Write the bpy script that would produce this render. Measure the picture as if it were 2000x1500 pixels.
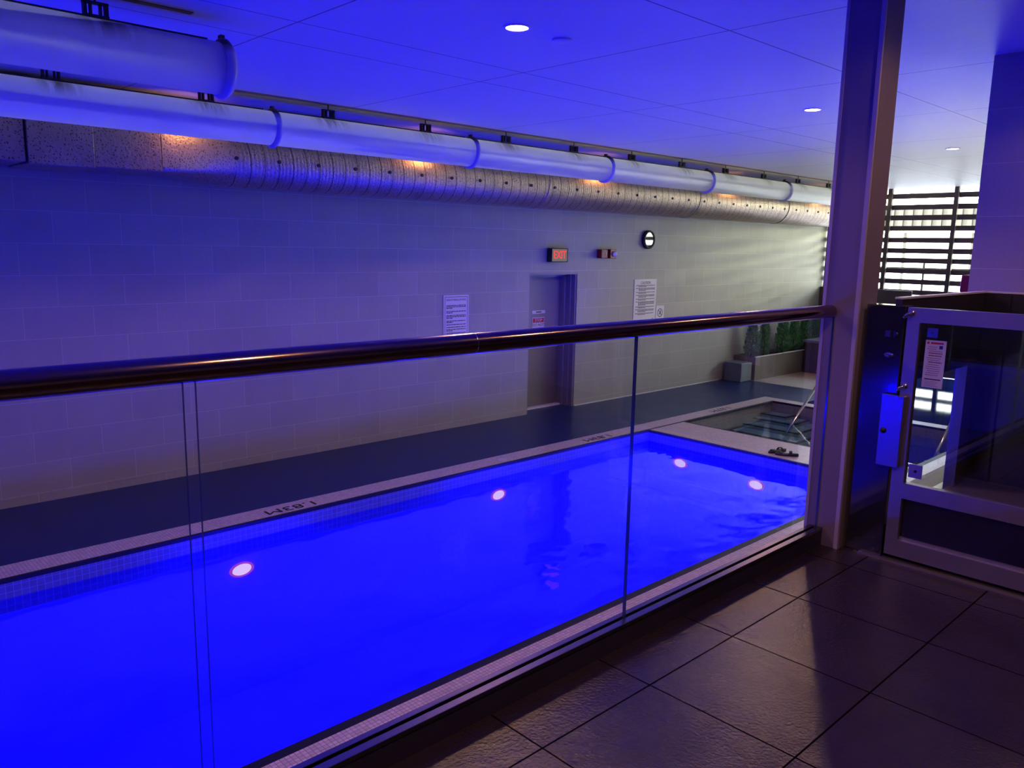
import bpy, bmesh, math, random
from mathutils import Vector, Matrix
random.seed(7)
S = bpy.context.scene
COL = S.collection
for o in list(bpy.data.objects):
    bpy.data.objects.remove(o)
PI = math.pi

# ---------------------------------------------------------------- camera
cam = bpy.data.cameras.new('camera')
cam.sensor_width = 36.0
cam.lens = 1562.24 / 2000 * 36
cam.clip_end = 200
co = bpy.data.objects.new('camera', cam)
COL.objects.link(co)
yaw, pit, rol = math.radians(46.418), math.radians(-9.737), math.radians(1.079)
fw = Vector((math.cos(pit) * math.cos(yaw), math.cos(pit) * math.sin(yaw), math.sin(pit)))
rt = fw.cross(Vector((0, 0, 1))).normalized()
up = rt.cross(fw)
r2 = rt * math.cos(rol) + up * math.sin(rol)
u2 = -rt * math.sin(rol) + up * math.cos(rol)
M4 = Matrix((r2, u2, -fw)).transposed().to_4x4()
M4.translation = Vector((0, 0, 1.5))
co.matrix_world = M4
S.camera = co

# ---------------------------------------------------------------- exposure
vs = S.view_settings
vs.view_transform = 'Standard'
vs.look = 'None'
vs.gamma = 1
vs.exposure = 0.0
vs.use_curve_mapping = False
S.cycles.use_denoising = True
S.cycles.max_bounces = 10
S.cycles.diffuse_bounces = 5
S.cycles.glossy_bounces = 4
S.cycles.transparent_max_bounces = 24
S.cycles.sample_clamp_indirect = 6
S.cycles.caustics_reflective = False
S.cycles.caustics_refractive = False

# ---------------------------------------------------------------- world: bright hazy daylight
W = bpy.data.worlds.new('sky')
S.world = W
W.use_nodes = True
wn = W.node_tree
wn.nodes.clear()
wo = wn.nodes.new('ShaderNodeOutputWorld')
wb = wn.nodes.new('ShaderNodeBackground')
tc = wn.nodes.new('ShaderNodeTexCoord')
sx = wn.nodes.new('ShaderNodeSeparateXYZ')
cr = wn.nodes.new('ShaderNodeValToRGB')
wn.links.new(tc.outputs['Generated'], sx.inputs[0])
wn.links.new(sx.outputs[2], cr.inputs[0])
wn.links.new(cr.outputs[0], wb.inputs[0])
wn.links.new(wb.outputs[0], wo.inputs[0])
cr.color_ramp.elements[0].position = 0.0
cr.color_ramp.elements[0].color = (1.0, 0.99, 0.46, 1)
cr.color_ramp.elements[1].position = 0.35
cr.color_ramp.elements[1].color = (0.66, 0.80, 1.0, 1)
SKY = 31.0
wb.inputs[1].default_value = SKY

# ---------------------------------------------------------------- light levels (lamps use these in their builders)
WARM = (1.0, 0.52, 0.24)
POOL_BLUE = (0.0006, 0.0, 1.0)
DOWNLIGHT_W = 120.0
POOL_W = 120.0

portal = bpy.data.lights.new('daylight_portal', 'AREA')
portal.shape = 'RECTANGLE'
portal.size, portal.size_y = 6.6, 3.8
portal.cycles.is_portal = True
po = bpy.data.objects.new('daylight_portal', portal)
COL.objects.link(po)
po.location = (17.86, 5.2, 0.9)
po.rotation_euler = (0, math.radians(90), 0)
po.rotation_euler = (Vector((-1, 0, 0))).to_track_quat('-Z', 'Y').to_euler()

# ---------------------------------------------------------------- node helpers
def newmat(name):
    m = bpy.data.materials.new(name)
    m.use_nodes = True
    nt = m.node_tree
    b = nt.nodes['Principled BSDF']
    return m, nt, b

def nd(nt, t, **kw):
    n = nt.nodes.new('ShaderNode' + t)
    for k, v in kw.items():
        if isinstance(v, bpy.types.NodeSocket):
            nt.links.new(v, n.inputs[k])
        elif k in n.inputs.keys() if isinstance(k, str) else False:
            n.inputs[k].default_value = v
        else:
            setattr(n, k, v)
    return n

def mth(nt, op, a, b=None, clamp=False):
    n = nt.nodes.new('ShaderNodeMath')
    n.operation = op
    n.use_clamp = clamp
    for i, v in enumerate((a, b)):
        if v is None:
            continue
        if isinstance(v, bpy.types.NodeSocket):
            nt.links.new(v, n.inputs[i])
        else:
            n.inputs[i].default_value = v
    return n.outputs[0]

def mixc(nt, f, a, b):
    n = nt.nodes.new('ShaderNodeMix')
    n.data_type = 'RGBA'
    for s, v in ((n.inputs[0], f), (n.inputs[6], a), (n.inputs[7], b)):
        if isinstance(v, bpy.types.NodeSocket):
            nt.links.new(v, s)
        else:
            s.default_value = v if not isinstance(v, tuple) else (v + (1,) if len(v) == 3 else v)
    return n.outputs[2]

def coords(nt):
    g = nt.nodes.new('ShaderNodeNewGeometry')
    s = nt.nodes.new('ShaderNodeSeparateXYZ')
    t = nt.nodes.new('ShaderNodeTexCoord')
    nt.links.new(t.outputs['Object'], s.inputs[0])
    return t.outputs['Object'], s.outputs[0], s.outputs[1], s.outputs[2]

def noise(nt, vec, scale, detail=3, rough=0.55):
    n = nt.nodes.new('ShaderNodeTexNoise')
    nt.links.new(vec, n.inputs['Vector'])
    n.inputs['Scale'].default_value = scale
    n.inputs['Detail'].default_value = detail
    n.inputs['Roughness'].default_value = rough
    return n.outputs['Fac']

def bump(nt, b, h, strength=0.3, dist=0.01):
    n = nt.nodes.new('ShaderNodeBump')
    n.inputs['Strength'].default_value = strength
    n.inputs['Distance'].default_value = dist
    nt.links.new(h, n.inputs['Height'])
    nt.links.new(n.outputs[0], b.inputs['Normal'])

def plain(name, col, rough=0.5, metal=0.0, spec=0.5, nz=0.0, nscale=8, bmp=0.0, bscale=60):
    m, nt, b = newmat(name)
    b.inputs['Roughness'].default_value = rough
    b.inputs['Metallic'].default_value = metal
    b.inputs['Specular IOR Level'].default_value = spec
    v, x, y, z = coords(nt)
    if nz:
        f = noise(nt, v, nscale)
        c2 = tuple(c * (1 - nz) for c in col)
        nt.links.new(mixc(nt, f, c2, tuple(min(1, c * (1 + nz)) for c in col)), b.inputs['Base Color'])
    else:
        b.inputs['Base Color'].default_value = col + (1,)
    if bmp:
        bump(nt, b, noise(nt, v, bscale), bmp, 0.004)
    return m

def emis(name, col, s):
    m = bpy.data.materials.new(name)
    m.use_nodes = True
    nt = m.node_tree
    nt.nodes.clear()
    o = nt.nodes.new('ShaderNodeOutputMaterial')
    e = nt.nodes.new('ShaderNodeEmission')
    e.inputs[0].default_value = col + (1,)
    e.inputs[1].default_value = s
    nt.links.new(e.outputs[0], o.inputs[0])
    return m

def line_mask(nt, c, period, off, half):
    """1 on grout lines at c = off + k*period"""
    a = mth(nt, 'SUBTRACT', c, off - period / 2)
    a = mth(nt, 'FLOORED_MODULO', a, period)
    a = mth(nt, 'SUBTRACT', a, period / 2)
    a = mth(nt, 'ABSOLUTE', a)
    return mth(nt, 'LESS_THAN', a, half)

def brick(nt, vec, bw, rh, mortar, loc=(0, 0, 0), rot=(0, 0, 0), offset=0.5, c1=(1, 1, 1, 1), c2=(0, 0, 0, 1)):
    mp = nt.nodes.new('ShaderNodeMapping')
    mp.inputs['Location'].default_value = loc
    mp.inputs['Rotation'].default_value = rot
    nt.links.new(vec, mp.inputs[0])
    br = nt.nodes.new('ShaderNodeTexBrick')
    nt.links.new(mp.outputs[0], br.inputs['Vector'])
    br.offset = offset
    br.inputs['Scale'].default_value = 1
    br.inputs['Brick Width'].default_value = bw
    br.inputs['Row Height'].default_value = rh
    br.inputs['Mortar Size'].default_value = mortar
    br.inputs['Mortar Smooth'].default_value = 0.1
    br.inputs['Color1'].default_value = c1
    br.inputs['Color2'].default_value = c2
    return br

# ---------------------------------------------------------------- materials
def m_floor():
    m, nt, b = newmat('dark_slate_tile')
    v, x, y, z = coords(nt)
    lx = line_mask(nt, x, 0.535, 0.0, 0.0032)
    ly = line_mask(nt, y, 0.54, 0.442, 0.0032)
    g = mth(nt, 'MAXIMUM', lx, ly)
    n1 = noise(nt, v, 5, 4)
    c = mixc(nt, n1, (0.022, 0.016, 0.018), (0.042, 0.030, 0.030))
    nt.links.new(mixc(nt, g, c, (0.004, 0.003, 0.004)), b.inputs['Base Color'])
    n2 = noise(nt, v, 75, 4, 0.6)
    n3 = noise(nt, v, 9, 3)
    h = mth(nt, 'ADD', mth(nt, 'MULTIPLY', n2, 0.8), mth(nt, 'MULTIPLY', n3, 1.0))
    h = mth(nt, 'SUBTRACT', h, mth(nt, 'MULTIPLY', g, 1.5))
    bump(nt, b, h, 0.8, 0.0036)
    nt.links.new(mth(nt, 'ADD', mth(nt, 'MULTIPLY', g, 0.6), 0.19), b.inputs['Roughness'])
    nt.links.new(mth(nt, 'MULTIPLY', mth(nt, 'SUBTRACT', 1.0, g), 0.42), b.inputs['Specular IOR Level'])
    return m

def m_walltile(name, base, zoff, rh=0.295, bw=0.6, xoff=0.0, axis='xz', streak=True, grout=1.35):
    m, nt, b = newmat(name)
    v, x, y, z = coords(nt)
    cmb = nt.nodes.new('ShaderNodeCombineXYZ')
    nt.links.new(x if axis == 'xz' else y, cmb.inputs[0])
    nt.links.new(z, cmb.inputs[1])
    br = brick(nt, cmb.outputs[0], bw, rh, 0.0022, loc=(-xoff, -zoff + 10 * rh, 0), c1=(1, 1, 1, 1), c2=(0.6, 0.6, 0.6, 1))
    n1 = noise(nt, v, 1.3, 3)
    mp = nt.nodes.new('ShaderNodeMapping')
    mp.inputs['Scale'].default_value = (14, 14, 0.7)
    nt.links.new(v, mp.inputs[0])
    n2 = noise(nt, mp.outputs[0], 3, 4)
    c = mixc(nt, n1, tuple(k * 0.86 for k in base), tuple(k * 1.12 for k in base))
    c = mixc(nt, mth(nt, 'MULTIPLY', n2, 0.35), c, tuple(k * 0.72 for k in base))
    sc = nt.nodes.new('ShaderNodeMix')
    sc.data_type = 'RGBA'
    sc.blend_type = 'MULTIPLY'
    sc.inputs[0].default_value = 0.22
    nt.links.new(c, sc.inputs[6])
    nt.links.new(br.outputs['Color'], sc.inputs[7])
    out = mixc(nt, br.outputs['Fac'], sc.outputs[2], tuple(min(1, k * grout) for k in base))
    nt.links.new(out, b.inputs['Base Color'])
    b.inputs['Roughness'].default_value = 0.48
    b.inputs['Specular IOR Level'].default_value = 0.35
    bump(nt, b, mth(nt, 'SUBTRACT', mth(nt, 'MULTIPLY', n2, 0.3), br.outputs['Fac']), 0.25, 0.004)
    return m

def m_mosaic(name, base, grout, size=0.0265, rough=0.35, var=0.15, gs=0.06, off=(0, 0, 0), planar=False):
    m, nt, b = newmat(name)
    v, x, y, z = coords(nt)
    h = size * gs
    g = mth(nt, 'MAXIMUM', line_mask(nt, x, size, 0.001, h), line_mask(nt, y, size, 0.001, h))
    if not planar:
        g = mth(nt, 'MAXIMUM', g, line_mask(nt, z, size, -1.0, h))
    vo = nt.nodes.new('ShaderNodeTexWhiteNoise')
    sn = nt.nodes.new('ShaderNodeVectorMath')
    sn.operation = 'SNAP'
    sn.inputs[1].default_value = (size, size, size)
    nt.links.new(v, sn.inputs[0])
    nt.links.new(sn.outputs[0], vo.inputs['Vector'])
    c = mixc(nt, vo.outputs['Value'], tuple(k * (1 - var) for k in base), tuple(min(1, k * (1 + var)) for k in base))
    nt.links.new(mixc(nt, g, c, grout), b.inputs['Base Color'])
    b.inputs['Roughness'].default_value = rough
    bump(nt, b, mth(nt, 'SUBTRACT', 1.0, g), 0.3, 0.002)
    return m

def m_ceiling():
    m, nt, b = newmat('ceiling_panel')
    v, x, y, z = coords(nt)
    g = line_mask(nt, x, 1.95, 2.64, 0.006)
    for yy in (0.54, 2.92, 4.765, 5.28):
        d = mth(nt, 'ABSOLUTE', mth(nt, 'SUBTRACT', y, yy))
        g = mth(nt, 'MAXIMUM', g, mth(nt, 'LESS_THAN', d, 0.006))
    n = noise(nt, v, 0.8, 2)
    c = mixc(nt, n, (0.64, 0.63, 0.65), (0.74, 0.73, 0.74))
    nt.links.new(mixc(nt, g, c, (0.16, 0.14, 0.2)), b.inputs['Base Color'])
    b.inputs['Roughness'].default_value = 0.42
    b.inputs['Specular IOR Level'].default_value = 0.4
    mp = nt.nodes.new('ShaderNodeMapping')
    mp.inputs['Scale'].default_value = (6, 0.6, 1)
    nt.links.new(v, mp.inputs[0])
    bump(nt, b, mth(nt, 'SUBTRACT', noise(nt, mp.outputs[0], 1.5, 2), g), 0.12, 0.02)
    return m

def m_deck():
    m, nt, b = newmat('wet_slate_deck')
    v, x, y, z = coords(nt)
    n = noise(nt, v, 2.2, 4)
    n2 = noise(nt, v, 14, 5, 0.6)
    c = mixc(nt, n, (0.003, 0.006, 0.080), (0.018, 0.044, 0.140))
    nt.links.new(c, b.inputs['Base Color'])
    wet = mth(nt, 'MULTIPLY', mth(nt, 'GREATER_THAN', x, 12.6), mth(nt, 'LESS_THAN', y, 6.2))
    rr = mth(nt, 'ADD', mth(nt, 'MULTIPLY', mth(nt, 'ADD', mth(nt, 'MULTIPLY', n, 0.15), 0.24), mth(nt, 'SUBTRACT', 1.0, mth(nt, 'MULTIPLY', wet, 0.93))), 0.02)
    nt.links.new(rr, b.inputs['Roughness'])
    b.inputs['Specular IOR Level'].default_value = 0.2
    bump(nt, b, n2, 0.06, 0.004)
    return m

def m_paledeck():
    m, nt, b = newmat('pale_stone_deck')
    v, x, y, z = coords(nt)
    n = noise(nt, v, 3.5, 6, 0.7)
    n2 = noise(nt, v, 1.1, 3)
    c = mixc(nt, n, (0.34, 0.30, 0.25), (0.66, 0.62, 0.56))
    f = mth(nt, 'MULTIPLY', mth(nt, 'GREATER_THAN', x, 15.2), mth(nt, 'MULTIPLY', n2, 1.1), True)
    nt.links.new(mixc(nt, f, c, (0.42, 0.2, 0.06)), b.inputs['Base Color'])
    b.inputs['Roughness'].default_value = 0.45
    bump(nt, b, n, 0.3, 0.01)
    return m

def m_clear(name, tint, rough=0.0, ior=1.45, bmp=0.0, bscale=3.0, power=1.0, gl=(1, 1, 1, 1)):
    m = bpy.data.materials.new(name)
    m.use_nodes = True
    nt = m.node_tree
    nt.nodes.clear()
    o = nt.nodes.new('ShaderNodeOutputMaterial')
    t = nt.nodes.new('ShaderNodeBsdfTransparent')
    t.inputs[0].default_value = tint + (1,)
    g = nt.nodes.new('ShaderNodeBsdfGlossy')
    g.inputs['Roughness'].default_value = rough
    g.inputs['Color'].default_value = gl
    fr = nt.nodes.new('ShaderNodeFresnel')
    fr.inputs[0].default_value = ior
    mx = nt.nodes.new('ShaderNodeMixShader')
    nt.links.new(mth(nt, 'MULTIPLY', fr.outputs[0], power), mx.inputs[0])
    nt.links.new(t.outputs[0], mx.inputs[1])
    nt.links.new(g.outputs[0], mx.inputs[2])
    nt.links.new(mx.outputs[0], o.inputs[0])
    if bmp:
        tcn = nt.nodes.new('ShaderNodeTexCoord')
        mp = nt.nodes.new('ShaderNodeMapping')
        mp.inputs['Scale'].default_value = (1, 1.3, 1)
        nt.links.new(tcn.outputs['Object'], mp.inputs[0])
        bn = nt.nodes.new('ShaderNodeBump')
        bn.inputs['Strength'].default_value = bmp
        bn.inputs['Distance'].default_value = 0.05
        nt.links.new(noise(nt, mp.outputs[0], bscale, 2), bn.inputs['Height'])
        nt.links.new(bn.outputs[0], g.inputs['Normal'])
        nt.links.new(bn.outputs[0], fr.inputs['Normal'])
    return m

def m_pipe():
    """white painted pipe, rust runs below each hanger; object origin = first hanger, x along the pipe"""
    m, nt, b = newmat('white_pipe_paint')
    v, x, y, z = coords(nt)
    a = mth(nt, 'FLOORED_MODULO', mth(nt, 'ADD', x, 0.6), 1.2)
    d = mth(nt, 'ABSOLUTE', mth(nt, 'SUBTRACT', a, 0.62))
    near = mth(nt, 'SUBTRACT', 1.0, mth(nt, 'MULTIPLY', d, 4.5), True)
    mp = nt.nodes.new('ShaderNodeMapping')
    mp.inputs['Scale'].default_value = (22, 2, 2)
    nt.links.new(v, mp.inputs[0])
    n = noise(nt, mp.outputs[0], 1.5, 4)
    zf = mth(nt, 'MULTIPLY', mth(nt, 'SUBTRACT', z, 0.02), 9.0, True)
    st = mth(nt, 'MULTIPLY', mth(nt, 'MULTIPLY', near, zf), mth(nt, 'MULTIPLY', mth(nt, 'SUBTRACT', n, 0.35), 5.0, True), True)
    n2 = noise(nt, v, 3, 4)
    c = mixc(nt, n2, (0.58, 0.57, 0.55), (0.70, 0.69, 0.67))
    nt.links.new(mixc(nt, st, c, (0.04, 0.02, 0.012)), b.inputs['Base Color'])
    b.inputs['Roughness'].default_value = 0.34
    b.inputs['Specular IOR Level'].default_value = 0.5
    return m

def m_ring():
    m, nt, b = newmat('rust_marked_white_collar')
    v, x, y, z = coords(nt)
    n = noise(nt, v, 9, 3)
    f = mth(nt, 'MULTIPLY', mth(nt, 'SUBTRACT', mth(nt, 'ADD', z, mth(nt, 'MULTIPLY', n, 0.08)), 0.105), 16.0, True)
    nt.links.new(mixc(nt, f, (0.62, 0.61, 0.6), (0.03, 0.016, 0.012)), b.inputs['Base Color'])
    b.inputs['Roughness'].default_value = 0.4
    return m

def m_foil(name, ribs=True):
    m, nt, b = newmat(name)
    v, x, y, z = coords(nt)
    vor = nt.nodes.new('ShaderNodeTexVoronoi')
    mp = nt.nodes.new('ShaderNodeMapping')
    mp.inputs['Scale'].default_value = (1.6, 1, 0.8) if ribs else (1, 1, 1)
    nt.links.new(v, mp.inputs[0])
    nt.links.new(mp.outputs[0], vor.inputs['Vector'])
    vor.inputs['Scale'].default_value = 48
    n = noise(nt, v, 45, 4, 0.6)
    n2 = noise(nt, v, 4, 3)
    sp = mth(nt, 'LESS_THAN', mth(nt, 'ADD', vor.outputs['Distance'], mth(nt, 'MULTIPLY', n, 0.5)), 0.52)
    c = mixc(nt, n2, (0.34, 0.26, 0.20), (0.58, 0.46, 0.37))
    c = mixc(nt, mth(nt, 'MULTIPLY', sp, 0.8), c, (0.07, 0.045, 0.035))
    if ribs:
        xx = mth(nt, 'ADD', x, mth(nt, 'MULTIPLY', z, 0.18))
        r = line_mask(nt, xx, 0.155, 0.0, 0.006)
        c = mixc(nt, mth(nt, 'MULTIPLY', r, 0.75), c, (0.05, 0.04, 0.035))
        h = mth(nt, 'SUBTRACT', mth(nt, 'ADD', mth(nt, 'MULTIPLY', n, 0.8), mth(nt, 'MULTIPLY', sp, -0.3)), r)
        sn = mth(nt, 'SINE', mth(nt, 'MULTIPLY', xx, 150.0))
        h = mth(nt, 'ADD', h, mth(nt, 'MULTIPLY', sn, 0.10))
    else:
        h = mth(nt, 'ADD', mth(nt, 'MULTIPLY', n, 0.8), mth(nt, 'MULTIPLY', sp, -0.3))
    nt.links.new(c, b.inputs['Base Color'])
    b.inputs['Metallic'].default_value = 0.85
    b.inputs['Roughness'].default_value = 0.42
    bump(nt, b, h, 0.55, 0.012)
    return m

def m_leaf():
    m, nt, b = newmat('cedar_foliage')
    v, x, y, z = coords(nt)
    n = noise(nt, v, 18, 3)
    nt.links.new(mixc(nt, n, (0.03, 0.12, 0.04), (0.14, 0.40, 0.12)), b.inputs['Base Color'])
    b.inputs['Roughness'].default_value = 0.6
    return m

MAT = dict(
    floor=m_floor(),
    wall=m_walltile('grey_porcelain_wall_tile', (0.375, 0.365, 0.325), 2.04),
    pier=m_walltile('large_grey_pier_tile', (0.44, 0.39, 0.40), 2.85, rh=0.36, bw=7.0, axis='yz'),
    ceil=m_ceiling(),
    cream=plain('cream_wall_paint', (0.34, 0.32, 0.3), 0.7, nz=0.08),
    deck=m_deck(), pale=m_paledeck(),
    coping=m_mosaic('cream_mosaic_coping', (0.66, 0.54, 0.52), (0.34, 0.27, 0.27), 0.0265, gs=0.08, planar=True),
    band=m_mosaic('grey_waterline_mosaic', (0.09, 0.10, 0.30), (0.24, 0.24, 0.55), 0.052, 0.3, 0.10, gs=0.035),
    nosing=plain('black_nosing_tile', (0.010, 0.010, 0.030), 0.5, spec=0.25),
    plaster=plain('pool_plaster', (0.55, 0.58, 0.62), 0.7, nz=0.06, nscale=1.2),
    spaw=m_mosaic('brown_grey_spa_mosaic', (0.20, 0.18, 0.18), (0.26, 0.24, 0.24), 0.052, 0.35, 0.1, gs=0.035),
    spafloor=plain('teal_spa_plaster', (0.32, 0.52, 0.58), 0.6, nz=0.1, nscale=2),
    water=m_clear('pool_water_surface', (0.20, 0.20, 1.0), 0.02, 1.33, 0.28, 1.6),
    spawater=m_clear('spa_water_surface', (0.86, 0.96, 0.98), 0.01, 1.33, 0.10, 2.2),
    glass=m_clear('clear_glass', (0.965, 0.97, 0.985), 0.0, 1.35, power=0.15),
    gateglass=m_clear('gate_glass', (0.78, 0.80, 0.84), 0.0, 1.5, power=2.2),
    gedge=plain('glass_edge_blue_green', (0.025, 0.045, 0.15), 0.12, 0.0, 1.0),
    rail=plain('brushed_bronze_rail', (0.30, 0.20, 0.17), 0.15, 1.0, nz=0.08, nscale=12),
    channel=plain('brushed_steel_channel', (0.20, 0.18, 0.21), 0.26, 1.0, nz=0.1, nscale=20),
    black=plain('black_gasket', (0.008, 0.008, 0.012), 0.6),
    kerb=plain('dark_kerb_cladding', (0.036, 0.026, 0.045), 0.5, nz=0.2, nscale=6),
    colmat=plain('painted_column_web', (0.24, 0.19, 0.20), 0.5, nz=0.06, nscale=5, bmp=0.05),
    coledgelit=plain('column_edge_lit_tone', (0.48, 0.41, 0.44), 0.42, nz=0.05),  # light on the flange edges put into a paler colour than the web
    pipe=m_pipe(), ring=m_ring(),
    iron=plain('black_rusted_iron', (0.022, 0.014, 0.014), 0.6, nz=0.4, nscale=20),
    foil=m_foil('ribbed_foil_cladding', True), foilp=m_foil('embossed_foil_plate', False),
    slotm=plain('brown_ceiling_slot', (0.26, 0.17, 0.13), 0.8),
    trimw=plain('white_trim_enamel', (0.7, 0.68, 0.66), 0.4),
    warm=emis('warm_lamp_lens', (1.0, 0.76, 0.44), 26.0),
    poollens=emis('pool_lamp_lens', (1.0, 0.72, 0.50), 4.2),
    lensred=emis('pool_lamp_rim_glow', (1.0, 0.12, 0.25), 1.8),
    signw=plain('white_sign_plastic', (0.66, 0.62, 0.64), 0.45),
    ink=plain('black_ink', (0.02, 0.02, 0.03), 0.6),
    red=plain('red_enamel', (0.20, 0.008, 0.016), 0.35),
    signred=plain('sign_red_ink', (0.55, 0.02, 0.05), 0.5),
    clearplastic=plain('clear_strobe_lens', (0.75, 0.72, 0.74), 0.08, 0.0, 1.0),
    exitface=emis('exit_face_glow', (0.50, 0.40, 0.40), 0.35),
    exitred=emis('exit_red_letters', (1.0, 0.03, 0.04), 1.6),
    mirror=plain('clock_glass_face', (0.25, 0.25, 0.25), 0.03, 0.9, 1.0),
    doorm=plain('grey_painted_steel_door', (0.25, 0.235, 0.25), 0.42, nz=0.04, nscale=4),
    framem=plain('grey_painted_steel_frame', (0.23, 0.215, 0.26), 0.4),
    kick=plain('brown_kick_plate', (0.20, 0.165, 0.165), 0.4, 0.4),
    cube=plain('blue_grey_composite', (0.13, 0.16, 0.19), 0.55, nz=0.1),
    planter=plain('weathered_bronze_planter', (0.15, 0.125, 0.11), 0.5, nz=0.2, nscale=3),
    soil=plain('dark_soil', (0.02, 0.014, 0.01), 0.9, nz=0.3, nscale=30, bmp=0.6),
    leaf=m_leaf(),
    bark=plain('brown_bark', (0.06, 0.035, 0.02), 0.8),
    wood=plain('dark_brown_slat_wood', (0.075, 0.048, 0.038), 0.6, nz=0.25, nscale=8),
    steel=plain('brushed_stainless_steel', (0.42, 0.36, 0.40), 0.34, 0.75, nz=0.12, nscale=12),
    darksteel=plain('dark_steel_panel', (0.12, 0.105, 0.12), 0.09, 0.85, nz=0.15, nscale=6),
    liftwall=plain('dark_olive_lift_panel', (0.20, 0.19, 0.17), 0.17, 0.85, nz=0.12, nscale=3),
    liftfloor=plain('grey_brown_platform_floor', (0.13, 0.105, 0.105), 0.6, nz=0.1, nscale=20),
    blueplate=plain('blue_steel_plate', (0.40, 0.36, 0.45), 0.2, 0.9),
    chrome=plain('polished_chrome', (0.62, 0.56, 0.56), 0.12, 1.0),
    bluesq=plain('navy_sticker', (0.02, 0.02, 0.16), 0.5),
    shoe=plain('black_rubber', (0.010, 0.009, 0.011), 0.55),
    shoe2=plain('dark_olive_insole', (0.022, 0.02, 0.018), 0.7),
    ground=plain('pale_concrete_paving', (0.36, 0.33, 0.32), 0.8, nz=0.1, nscale=1),
    facade=plain('pale_rendered_facade', (0.75, 0.76, 0.70), 0.8),
    corr=plain('brown_grey_corrugated_cladding', (0.022, 0.017, 0.012), 0.6),
    hedge=plain('sunlit_hedge_leaf', (0.20, 0.42, 0.05), 0.8, nz=0.4, nscale=6),
)

# ---------------------------------------------------------------- mesh helpers (all shapes given in world metres)
def box(bm, x0, x1, y0, y1, z0, z1, mi=0):
    vs_ = [bm.verts.new((x, y, z)) for x in (x0, x1) for y in (y0, y1) for z in (z0, z1)]
    for q in ((0, 1, 3, 2), (4, 6, 7, 5), (0, 4, 5, 1), (2, 3, 7, 6), (0, 2, 6, 4), (1, 5, 7, 3)):
        f = bm.faces.new([vs_[i] for i in q])
        f.material_index = mi
    return vs_

def bevel(bm, w, seg=2):
    bmesh.ops.bevel(bm, geom=[e for e in bm.edges], offset=w, segments=seg, affect='EDGES', profile=0.5)

def cyl(bm, p0, p1, r, n=24, r2=None, caps=True, mi=0):
    p0, p1 = Vector(p0), Vector(p1)
    d = (p1 - p0).normalized()
    a = d.orthogonal().normalized()
    b = d.cross(a)
    r2 = r if r2 is None else r2
    A, B = [], []
    for i in range(n):
        t = 2 * PI * i / n
        o = a * math.cos(t) + b * math.sin(t)
        A.append(bm.verts.new(p0 + o * r))
        B.append(bm.verts.new(p1 + o * r2))
    for i in range(n):
        f = bm.faces.new((A[i], A[(i + 1) % n], B[(i + 1) % n], B[i]))
        f.smooth = True
        f.material_index = mi
    if caps:
        bm.faces.new(A[::-1]).material_index = mi
        bm.faces.new(B).material_index = mi

def lathe(bm, org, axis, prof, n=32, closed=False):
    """prof: list of (along axis, radius)"""
    org, d = Vector(org), Vector(axis).normalized()
    a = d.orthogonal().normalized()
    b = d.cross(a)
    rings = []
    for h, r in prof:
        if r < 1e-6:
            rings.append([bm.verts.new(org + d * h)])
        else:
            rings.append([bm.verts.new(org + d * h + (a * math.cos(2 * PI * i / n) + b * math.sin(2 * PI * i / n)) * r) for i in range(n)])
    for k in range(len(rings) - 1 + (1 if closed else 0)):
        A, B = rings[k], rings[(k + 1) % len(rings)]
        for i in range(n):
            j = (i + 1) % n
            if len(A) == 1 and len(B) == 1:
                continue
            if len(A) == 1:
                f = bm.faces.new((A[0], B[j], B[i]))
            elif len(B) == 1:
                f = bm.faces.new((A[i], A[j], B[0]))
            else:
                f = bm.faces.new((A[i], A[j], B[j], B[i]))
            f.smooth = True

def tube(bm, pts, r, n=14):
    pts = [Vector(p) for p in pts]
    rings = []
    prev = None
    for i, p in enumerate(pts):
        if i == 0:
            d = pts[1] - p
        elif i == len(pts) - 1:
            d = p - pts[-2]
        else:
            d = (pts[i + 1] - p).normalized() + (p - pts[i - 1]).normalized()
        d.normalize()
        a = d.orthogonal().normalized() if prev is None else (prev - d * prev.dot(d)).normalized()
        prev = a
        b = d.cross(a)
        rings.append([bm.verts.new(p + (a * math.cos(2 * PI * k / n) + b * math.sin(2 * PI * k / n)) * r) for k in range(n)])
    for A, B in zip(rings, rings[1:]):
        for k in range(n):
            f = bm.faces.new((A[k], A[(k + 1) % n], B[(k + 1) % n], B[k]))
            f.smooth = True
    bm.faces.new(rings[0][::-1])
    bm.faces.new(rings[-1])

def emit(name, bm, mats, parent=None, origin=None):
    """link a bmesh (world coordinates) as ONE mesh object"""
    if not isinstance(mats, (list, tuple)):
        mats = [mats]
    if len(bm.faces) > 1:
        bmesh.ops.recalc_face_normals(bm, faces=bm.faces)
    org = Vector((0, 0, 0))
    p = parent
    while p is not None:
        org += p.location
        p = p.parent
    loc = Vector((0, 0, 0))
    if origin is not None:
        loc = Vector(origin) - org
    bm.transform(Matrix.Translation(-(org + loc)))
    me = bpy.data.meshes.new(name)
    bm.to_mesh(me)
    bm.free()
    for m in mats:
        me.materials.append(MAT[m] if isinstance(m, str) else m)
    o = bpy.data.objects.new(name, me)
    COL.objects.link(o)
    o.location = loc
    if parent:
        o.parent = parent
    return o

def tag(o, label=None, cat=None, group=None, kind=None):
    if label: o['label'] = label
    if cat: o['category'] = cat
    if group: o['group'] = group
    if kind: o['kind'] = kind
    return o

def thing(name, loc, label, cat, group=None):
    o = bpy.data.objects.new(name, None)
    o.empty_display_size = 0.1
    COL.objects.link(o)
    o.location = loc
    return tag(o, label, cat, group)

def struct(name, bm, mats):
    return tag(emit(name, bm, mats), kind='structure')

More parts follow.
